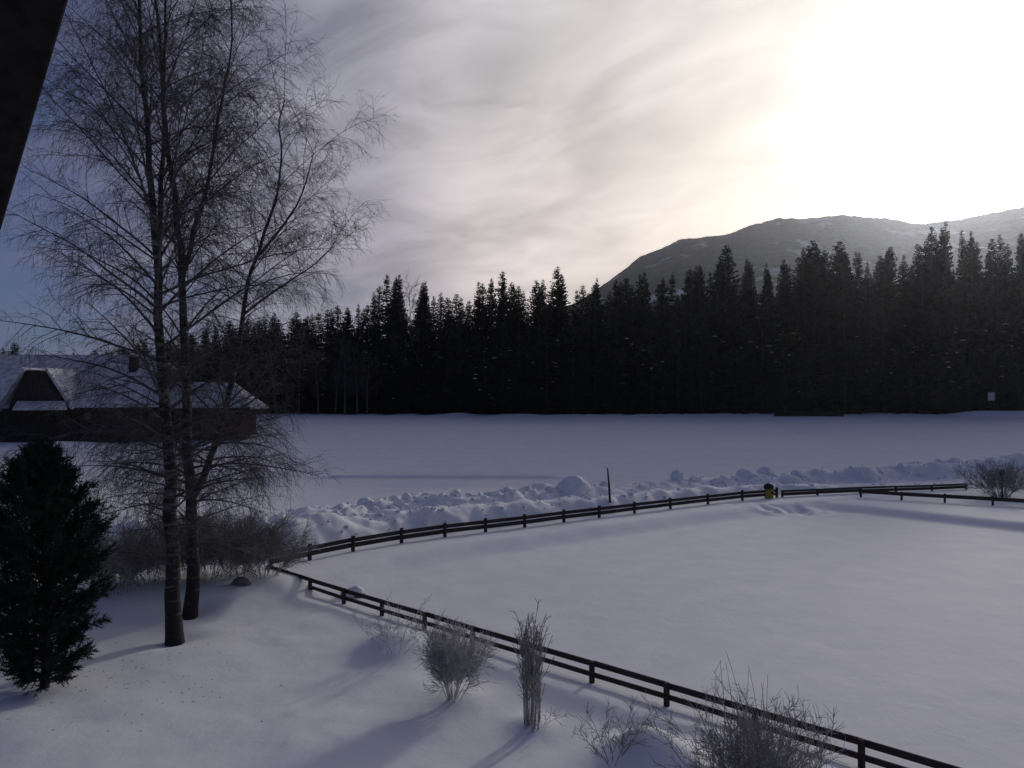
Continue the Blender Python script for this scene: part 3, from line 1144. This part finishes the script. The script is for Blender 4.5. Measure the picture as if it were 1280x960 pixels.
def lump_mesh(seed, cuts=9):
    bm = bmesh.new()
    bmesh.ops.create_icosphere(bm, subdivisions=4, radius=1)
    me = bpy.data.meshes.new('snow_lump')
    co = np.array([v.co[:] for v in bm.verts])
    k = seed * 13.7
    dsp = 1 + .36 * fbm(co[:, 0] + co[:, 2] * .7 + k, co[:, 1] - co[:, 2] * .6 + k, .8, 5) + .10 * fbm(co[:, 0] + k, co[:, 2] + co[:, 1] + k, .25, 2)
    co = co * dsp[:, None]
    rr = np.random.default_rng(seed + 50)
    for _ in range(cuts):                                          # broken faces
        n_ = rr.normal(size=3)
        n_ /= np.linalg.norm(n_)
        h_ = co @ n_ - rr.uniform(.5, .8)
        co = co - np.clip(h_, 0, None)[:, None] * n_ * .92
    co = co * (1 + .05 * fbm(co[:, 0] * 3 + k, co[:, 1] * 3 + co[:, 2] * 2, .35, 3))[:, None]
    for v, c in zip(bm.verts, co):
        v.co = c
    bm.to_mesh(me)
    bm.free()
    for p in me.polygons:
        p.use_smooth = True
    me.materials.append(M_LUMP)
    return me


LM = [lump_mesh(i, (9, 4, 0, 6, 3, 5, 8)[i]) for i in range(7)]
fslope = lambda x: np.interp(x, .5 * (fx[1:] + fx[:-1]), np.diff(fy) / np.diff(fx))


def on_bank(u, dd):
    """ground point in image column u, dd metres behind the far fence"""
    k = (u - 640) / F
    lo, hi = 20.0, 110.0
    for _ in range(50):
        y = .5 * (lo + hi)
        x = k * y
        d = (y - np.interp(x, fx, fy)) / math.sqrt(1 + fslope(x) ** 2)
        if d < dd:
            lo = y
        else:
            hi = y
    return k * y, y


def lump(u, dd, r, hz, label, i, group='snow lumps on the ploughed bank', sink=.42):
    x, y = on_bank(u, dd)
    o = link(bpy.data.objects.new('snow_lump', LM[i % 7]))
    o.location = (float(x), float(y), gh(x, y) + r * hz * (1 - 2 * sink) * .5)
    o.scale = (r * (1.05 + .5 * (i * 37 % 10) / 10), r * .95, r * hz)
    o.rotation_euler.z = i * 1.7
    tag(o, label, 'snow heap', group)


LL = 'rounded lump of ploughed snow along the crest of the back bank'
i = 0
for u in list(range(440, 690, 12)) + list(range(690, 1285, 23)):
    if 696 < u < 742 or 775 < u < 838:
        continue
    i += 1
    lump(u + jit(6), 7.9 + jit(.9), .20 + .30 * rnd() ** 1.7, .55 + .35 * rnd(), LL, i)
lump(717, 7.7, .9, .95, 'largest pale dome of snow, left of the leaning thin pole', 2)
lump(846, 8.6, .58, 1.25, 'round snow lump standing clear on the bank right of the thin pole', 3)
lump(931, 8.6, .68, 1.0, 'left of two round snow lumps behind the yellow box', 4)
lump(958, 8.8, .72, 1.05, 'right of two round snow lumps behind the yellow box', 5)

# crumbs broken off along both banks
V, Q, n = [], [], 0
_ic = LM[3]
bm = bmesh.new()
bmesh.ops.create_icosphere(bm, subdivisions=1, radius=1)
base_v = np.array([v.co[:] for v in bm.verts])
base_f = np.array([[v.index for v in f.verts] for f in bm.faces])
bm.free()
for _ in range(1200):
    u = 400 + 890 * rnd()
    dd = random.choice((random.gauss(2.6, .9), random.gauss(7.0, .9), random.gauss(7.8, .8)))
    if dd < .6:
        continue
    x, y = on_bank(u, dd)
    r = .035 + .13 * rnd() ** 3.2
    vv = base_v * (rng.uniform(.6, 1.2, (len(base_v), 1))) * r * np.array([1.2, 1, .8])
    V.append(vv + np.array([x, y, gh(x, y) + r * .2]))
    Q.append(base_f + n)
    n += len(vv)
tag(obj('snow_crumbs', mesh_np('snow_crumbs', np.concatenate(V), np.concatenate(Q)), M_LUMP), kind='stuff')

# stones
st = lump_mesh(31)
st.materials.clear()
st.materials.append(M_ROCK)
g = GT(301, 731)
o = tag(obj('boulder', st, None, None, (g[0], g[1], g[2] + .08)), 'small grey boulder on the snow left of the fence corner', 'boulder')
o.scale = (.42, .36, .3)
g = GT(441, 747)
root = empty('boulder', (g[0], g[1] + .2, g[2]), 'snow capped stone just behind the near fence', 'boulder')
o = obj('stone', st.copy(), None, root, (0, 0, .05))
o.scale = (.52, .4, .28)
cp = obj('snow_cap', LM[3], None, root, (0, 0, .14))
cp.scale = (.5, .4, .26)

# ------------------------------------------------------------------ snow pole
a, b = GT(763, 628), None
b = P(759.5, 585, a[1])
m = MB()
m.tube([a - [0, 0, .4], .5 * (a + b), b], [.075, .065, .045], 8)
pole = m.build('snow_pole', M_BLACK, None, smooth=True)
tag(pole, 'thin dark leaning pole stuck in the snow bank', 'pole')

# ------------------------------------------------------------------ yellow box by the fence
g = GT(963, 623.5)
yr = empty('hydrant', (g[0], g[1] + .35, g[2]), 'small yellow post box shape with dark rounded cap at the far fence', 'hydrant')
m = MB()
m.tube([(0, 0, -.3), (0, 0, .1), (0, 0, .55), (0, 0, .68)], [.30, .32, .31, .26], 16)
m.build('body', M_YELLOW, yr, smooth=False)
m = MB()
m.tube([(0, 0, .683), (0, 0, .78), (0, 0, .95), (0, 0, 1.06), (0, 0, 1.12)], [.33, .36, .34, .22, .05], 16)
m.build('cap', M_BLACK, yr, smooth=True)
m = MB()
m.tube([(.14, -.31, .45), (.14, -.42, .45)], [.09, .08], 10)
m.build('outlet', M_BLACK, yr)
yr['label'] = 'short yellow hydrant with dark rounded cap standing at the far fence'

# lamp in the far right bush
g = P(1253, 628, 57.2)
lr = empty('garden_lamp', (g[0], g[1], gh(g[0], g[1])), 'dark round headed lamp post rising from the far right bush', 'lamp')
top = P(1253, 590, 57.2)[2] - lr.location.z
m = MB()
m.tube([(0, 0, -.3), (0, 0, top - .3)], [.055, .045], 8)
m.build('post', M_BLACK, lr)
m = MB()
m.tube([(0, 0, top - .3), (0, 0, top - .24), (0, 0, top), (0, 0, top + .14), (0, 0, top + .2)], [.07, .16, .19, .13, .03], 12)
m.build('lamp_head', M_BLACK, lr, smooth=True)

# sign at the wood's edge and low timbers
p = P(1239, 495.5, 141)
gz = gh(p[0], 141)
sr = empty('signboard', (p[0], 141, gz), 'small pale board on a dark post at the foot of the wood, far right', 'sign')
hz = p[2] - gz
m = MB()
m.box(-.62, -.05, hz - .75, .62, .0, hz + .75)
m.build('board', M_WHITE, sr, .02)
m = MB()
m.box(-.1, .004, -.4, .1, .16, hz + .4)
m.build('post', M_BLACK, sr, .01)
m = MB()
m.box(.625, -.04, hz - .3, .95, .1, hz + .55)
m.build('side_panel', M_BLACK, sr, .01)

a, b = P(968, 521, 138), P(1054, 521.5, 138)
za, zb = gh(a[0], 138), gh(b[0], 138)
lr2 = empty('timber_stack', (a[0], 138, za), 'long low stack of dark logs at the foot of the wood', 'log stack')
w = b[0] - a[0]
for k in range(3):
    m = MB()
    m.tube([(0.1 * k, .2 * k, .18 + .25 * k), (w * .5, .2 * k, .2 + .25 * k + (zb - za) * .5), (w - .2 * k, .2 * k, .18 + .25 * k + (zb - za))], [.2, .21, .19], 10)
    m.build('log', M_WALL, lr2, smooth=True)

# ------------------------------------------------------------------ roof edge close to the camera
A, B = P(85, 0, 1.6), P(0, 290, 2.0)
t = (B - A)
A2, B2 = A - t * 1.6, B + t * 1.2
t = t / np.linalg.norm(t)
vw = (A + B) / 2 - CAM
vw /= np.linalg.norm(vw)
wl = np.cross(t, vw)
wl /= np.linalg.norm(wl)
if wl[0] > 0:
    wl = -wl
nv = np.cross(wl, t)
if nv @ vw < 0:
    nv = -nv
ro = empty('roof_edge', A2, 'black timber roof edge cutting across the upper left corner', 'roof')
m = MB()
m.frame_box(A2 * 0, B2 - A2, wl * .16, nv * .22)
m.build('verge_board', M_BEAM, ro, .004)
for k in range(6):
    m = MB()
    m.frame_box(wl * (.163 + .17 * k) + nv * (.03), B2 - A2, wl * .166, nv * .03)
    m.build('soffit_plank', M_BEAM, ro, .003)

# ------------------------------------------------------------------ sky, sun, haze
world = bpy.data.worlds.new('World')
scene.world = world
world.use_nodes = True
nt = world.node_tree
nt.nodes.clear()
out = N(nt, 'ShaderNodeOutputWorld')
bg = N(nt, 'ShaderNodeBackground', Strength=.15)
nt.links.new(bg.outputs[0], out.inputs[0])
st_ = N(nt, 'ShaderNodeTexSky')
st_.sky_type = 'NISHITA'
st_.sun_disc = False
st_.sun_elevation = SUN_EL
st_.sun_rotation = SUN_AZ
st_.altitude = 900
st_.air_density, st_.dust_density, st_.ozone_density = 1.0, .3, 1.5
tc = N(nt, 'ShaderNodeTexCoord')
DIR = tc.outputs['Generated']


def vm(op, a, b=None, scale=None):
    n = N(nt, 'ShaderNodeVectorMath', operation=op)
    nt.links.new(a, n.inputs[0])
    if b is not None:
        if hasattr(b, 'is_linked'):
            nt.links.new(b, n.inputs[1])
        else:
            n.inputs[1].default_value = b
    if scale is not None:
        if hasattr(scale, 'is_linked'):
            nt.links.new(scale, n.inputs['Scale'])
        else:
            n.inputs['Scale'].default_value = scale
    return n.outputs['Value'] if op == 'DOT_PRODUCT' else n.outputs[0]


def ma(op, a, b, clamp=False):
    n = N(nt, 'ShaderNodeMath', operation=op, use_clamp=clamp)
    for i, q in enumerate((a, b)):
        if hasattr(q, 'is_linked'):
            nt.links.new(q, n.inputs[i])
        else:
            n.inputs[i].default_value = q
    return n.outputs[0]


def ramp(src, pts, interp='LINEAR'):
    n = N(nt, 'ShaderNodeValToRGB')
    cr = n.color_ramp
    cr.interpolation = interp
    while len(cr.elements) < len(pts):
        cr.elements.new(.5)
    for e, (p_, c) in zip(cr.elements, pts):
        e.position = p_
        e.color = (*c, 1) if not isinstance(c, float) else (c, c, c, 1)
    nt.links.new(src, n.inputs[0])
    return n.outputs[0]


def mix(fac, a, b):
    n = N(nt, 'ShaderNodeMix', data_type='RGBA')
    for i, q in ((0, fac), (6, a), (7, b)):
        if hasattr(q, 'is_linked'):
            nt.links.new(q, n.inputs[i])
        else:
            n.inputs[i].default_value = q
    return n.outputs[2]


dS = vm('DOT_PRODUCT', DIR, tuple(float(a) for a in SUN))
sep = N(nt, 'ShaderNodeSeparateXYZ')
nt.links.new(DIR, sep.inputs[0])
zc = ma('ADD', ma('MAXIMUM', sep.outputs['Z'], 0.0), .22)
comb = N(nt, 'ShaderNodeCombineXYZ')
nt.links.new(ma('DIVIDE', sep.outputs['X'], zc), comb.inputs[0])
nt.links.new(ma('DIVIDE', sep.outputs['Y'], zc), comb.inputs[1])
mp = N(nt, 'ShaderNodeMapping')
mp.vector_type = 'TEXTURE'
mp.inputs['Rotation'].default_value = (0, 0, R(58))
mp.inputs['Scale'].default_value = (.85, 1.5, 1)
nt.links.new(comb.outputs[0], mp.inputs[0])
nA = N(nt, 'ShaderNodeTexNoise', Scale=1.3, Detail=7, Roughness=.52, Distortion=.5)
nB = N(nt, 'ShaderNodeTexNoise', Scale=3.6, Detail=9, Roughness=.6, Distortion=.9)
nt.links.new(mp.outputs[0], nA.inputs['Vector'])
nt.links.new(mp.outputs[0], nB.inputs['Vector'])
nf_ = ma('ADD', ma('MULTIPLY', nA.outputs['Fac'], .56), ma('MULTIPLY', nB.outputs['Fac'], .44))
# veil cloud radiance against the angle to the sun (dot remapped so that .4..1 fills the ramp)
d01 = ma('DIVIDE', ma('SUBTRACT', dS, .4), .6, True)
K = 1 / 6.0
veil = ramp(d01, [(0.0, (.094 * K, .098 * K, .168 * K)), (.25, (.155 * K, .155 * K, .222 * K)), (.48, (.265 * K, .263 * K, .335 * K)), (.60, (.325 * K, .32 * K, .385 * K)),
                  (.74, (.57 * K, .54 * K, .56 * K)), (.85, (.64 * K, .60 * K, .59 * K)), (.90, (.74 * K, .69 * K, .66 * K)), (.935, (.82 * K, .76 * K, .70 * K)), (.957, (.88 * K, .82 * K, .745 * K)), (.972, (.95 * K, .895 * K, .82 * K)), (.984, (1.12 * K, 1.06 * K, .97 * K)), (1.0, (.95, .89, .82))], 'EASE')
flat = ma('MULTIPLY', ma('SUBTRACT', d01, .80), 5.0, True)
bright = ramp(nf_, [(.32, .64), (.43, .84), (.53, 1.06), (.66, 1.34)])
bright = mix(ma('MULTIPLY', flat, .55), bright, (1, 1, 1, 1))
cloud = vm('MULTIPLY', vm('SCALE', veil, scale=92.0), bright)
# warmer and lighter towards the horizon on the sun's side
low = ma('SUBTRACT', 1.0, ma('DIVIDE', sep.outputs['Z'], .46), True)
lowf = ma('MULTIPLY', ma('POWER', low, 1.2), ma('DIVIDE', ma('SUBTRACT', dS, .55), .4, True))
cloud = mix(lowf, cloud, vm('MULTIPLY', cloud, (1.30, 1.15, .98)))
cover = ma('ADD', ma('MULTIPLY', d01, 1.5), ma('MULTIPLY', ma('SUBTRACT', nf_, .5), 2.6))
cover = ma('ADD', cover, .30, True)
blue = vm('MULTIPLY', st_.outputs[0], (.37, .43, .68))
skyc = mix(cover, blue, cloud)
nt.links.new(skyc, bg.inputs[0])

sl = bpy.data.lights.new('sun', 'SUN')
sl.energy = 2.0
sl.angle = R(3.5)
sl.color = (1, .92, .84)
so = link(bpy.data.objects.new('sun', sl))
so.rotation_euler = Vector([-a for a in SUN]).to_track_quat('-Z', 'Y').to_euler()

m = bpy.data.materials.new('haze')
m.use_nodes = True
n2 = m.node_tree
n2.nodes.clear()
mo_ = n2.nodes.new('ShaderNodeOutputMaterial')
pv = n2.nodes.new('ShaderNodeVolumePrincipled')
pv.inputs['Color'].default_value = (.80, .87, 1, 1)
pv.inputs['Density'].default_value = .00008
pv.inputs['Anisotropy'].default_value = .86
n2.links.new(pv.outputs[0], mo_.inputs['Volume'])
hb = MB()
hb.box(-4800, -300, -6, 4800, 5200, 470)
ho = hb.build('haze', m)
tag(ho, kind='stuff')

# ------------------------------------------------------------------ camera and render
cd = bpy.data.cameras.new('camera')
cd.sensor_width = 36
cd.lens = 36 * F / 1280
cd.clip_end = 12000
cd.clip_start = .05
co_ = link(bpy.data.objects.new('camera', cd))
co_.location = (0, 0, CAMZ)
co_.rotation_euler = (math.pi / 2 + PITCH, 0, 0)
scene.camera = co_
scene.render.engine = 'CYCLES'
scene.view_settings.view_transform = 'Standard'
scene.view_settings.look = 'None'
scene.view_settings.exposure = -1.1
scene.view_settings.gamma = 1
cy = scene.cycles
cy.use_denoising = True
cy.max_bounces = 6
cy.diffuse_bounces = 3
cy.glossy_bounces = 2
cy.transmission_bounces = 2
cy.volume_bounces = 1
cy.transparent_max_bounces = 8
